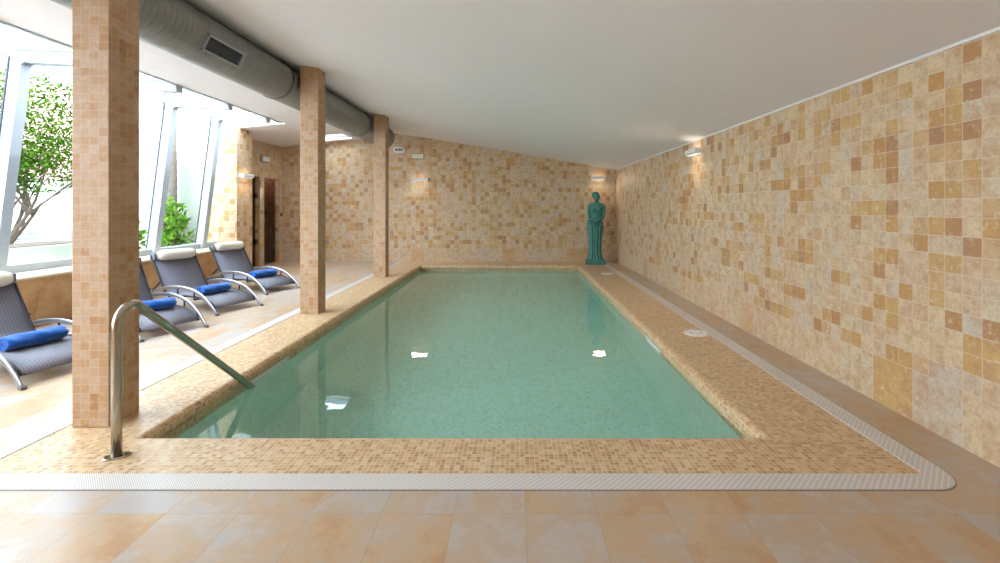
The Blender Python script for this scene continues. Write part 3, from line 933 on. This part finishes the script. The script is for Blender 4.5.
def shrub(loc, w, h, label, seed):
    r = empty('shrub', loc); tag(r, label, 'shrub', 'shrubs outside the window')
    rnd = random.Random(seed)
    bm = bmesh.new()
    for k in range(9):
        a = rnd.uniform(0, 2 * PI)
        tube(bm, [(0, 0, 0), (w * .3 * math.cos(a), w * .3 * math.sin(a), h * .5), (w * .7 * math.cos(a), w * .7 * math.sin(a), h * rnd.uniform(.7, .95))], [.012, .009, .005], 6)
    obj('stems', bm, BARK, r)
    bm = bmesh.new()
    leaves(bm, (0, 0, h * .55), w, w, h * .45, 700, .13, rnd, .2)
    obj('foliage', bm, LEAF2, r)
shrub((-6.08, 8.12, 0), .27, 1.42, 'bright green shrub outside the window, taller, at the palm trunk', 5)
shrub((-6.47, 7.62, 0), .25, 1.08, 'bright green shrub outside the window, lower, seen just beside the front pillar', 6)

def palm(loc, rad, lean, label, seed):
    r = empty('palm_tree', loc); tag(r, label, 'palm tree', 'palm trunks outside the window')
    rnd = random.Random(seed)
    bm = bmesh.new(); rings = []
    n = 18; H = 6.2
    for k in range(160):
        z = H * k / 159
        rr = rad * (1.12 - .18 * z / H) * (1 + .07 * ((k % 4) / 3))
        cx, cy = lean[0] * (z / H) ** 1.6, lean[1] * (z / H)
        rings.append([(cx + rr * math.cos(2 * PI * q / n), cy + rr * math.sin(2 * PI * q / n), z) for q in range(n)])
    loft(bm, rings); obj('trunk', bm, PALM, r, True)
    top = Vector((lean[0], lean[1], H))
    bm = bmesh.new()
    for k in range(16):
        a = 2 * PI * k / 16 + rnd.uniform(-.1, .1); el = rnd.uniform(.1, .9)
        pts = []
        for q in range(9):
            t_ = q / 8
            pts.append(top + Vector((math.cos(a) * .7 * t_, math.sin(a) * .7 * t_, 1.3 * el * t_ - 1.9 * t_ * t_)))
        tube(bm, pts, .016, 5)
        side = Vector((-math.sin(a), math.cos(a), 0))
        for q in range(1, 9):
            for hh in range(3):
                p = pts[q - 1].lerp(pts[q], hh / 3)
                dr_ = (pts[q] - pts[q - 1]).normalized()
                for sg in (-1, 1):
                    tip = p + side * sg * .42 * (1 - .6 * q / 9) + dr_ * .22 + Vector((0, 0, -.12))
                    v1 = bm.verts.new(p); v2 = bm.verts.new(p + dr_ * .05); v3 = bm.verts.new(tip)
                    bm.faces.new((v1, v2, v3))
    obj('fronds', bm, LEAF2, r)
palm((-6.36, 8.56, 0), .10, (.35, -.5), 'palm trunk outside the window, nearer the tiled pier', 3)
palm((-6.66, 8.62, 0), .075, (-.5, .9), 'palm trunk outside the window, farther from the pier', 4)

# ------------------------------------------------------------------ light
wd = bpy.data.worlds.new('world'); bpy.context.scene.world = wd; wd.use_nodes = True
nt = wd.node_tree; nt.nodes.clear()
o = nt.nodes.new('ShaderNodeOutputWorld'); b = nt.nodes.new('ShaderNodeBackground')
b.inputs[0].default_value = (.78, .885, 1.0, 1); b.inputs[1].default_value = 5.5
nt.links.new(b.outputs[0], o.inputs[0])

def portal(loc, nrm, sx, sy, updir):
    l = bpy.data.lights.new('portal', 'AREA'); l.shape = 'RECTANGLE'; l.size = sx; l.size_y = sy; l.cycles.is_portal = True
    ob = bpy.data.objects.new('daylight_portal', l); C.objects.link(ob)
    z = -Vector(nrm).normalized(); x = Vector(updir); y = z.cross(x).normalized(); x = y.cross(z).normalized()
    ob.matrix_world = Matrix.Translation(loc) @ Matrix((x, y, z)).transposed().to_4x4()
portal(((KX + BX) / 2, 2.95, (KZ + BZ) / 2), (nS[0], 0, nS[1]), 11.1, 2.3, (0, 1, 0))
portal(((KX + EX) / 2, 2.95, 2.93), (0, 0, -1), 11.1, .9, (0, 1, 0))
portal(((SK[0] + SK[1]) / 2, (SK[2] + SK[3]) / 2, zsk + .02), (0, 0, -1), .84, .7, (1, 0, 0))

sun = bpy.data.lights.new('sun', 'SUN'); sun.energy = 1.5; sun.angle = .02; sun.color = (1, .96, .9)
so = bpy.data.objects.new('sun', sun); C.objects.link(so)
so.rotation_euler = Vector((-.62, -.3, -.75)).to_track_quat('-Z', 'Y').to_euler()

# ------------------------------------------------------------------ camera
cam = bpy.data.cameras.new('camera'); co = bpy.data.objects.new('camera', cam); C.objects.link(co)
co.location = (0, 0, 1.3); co.rotation_euler = (PI / 2, 0, 0)
cam.sensor_width = 36; cam.lens = 36 * 460 / 1000
cam.shift_x = -.015; cam.shift_y = -.0745
cam.clip_start = .05
sc = bpy.context.scene; sc.camera = co
sc.view_settings.view_transform = 'Standard'; sc.view_settings.look = 'None'
sc.view_settings.exposure = 1.15; sc.view_settings.gamma = 1; sc.view_settings.use_curve_mapping = False
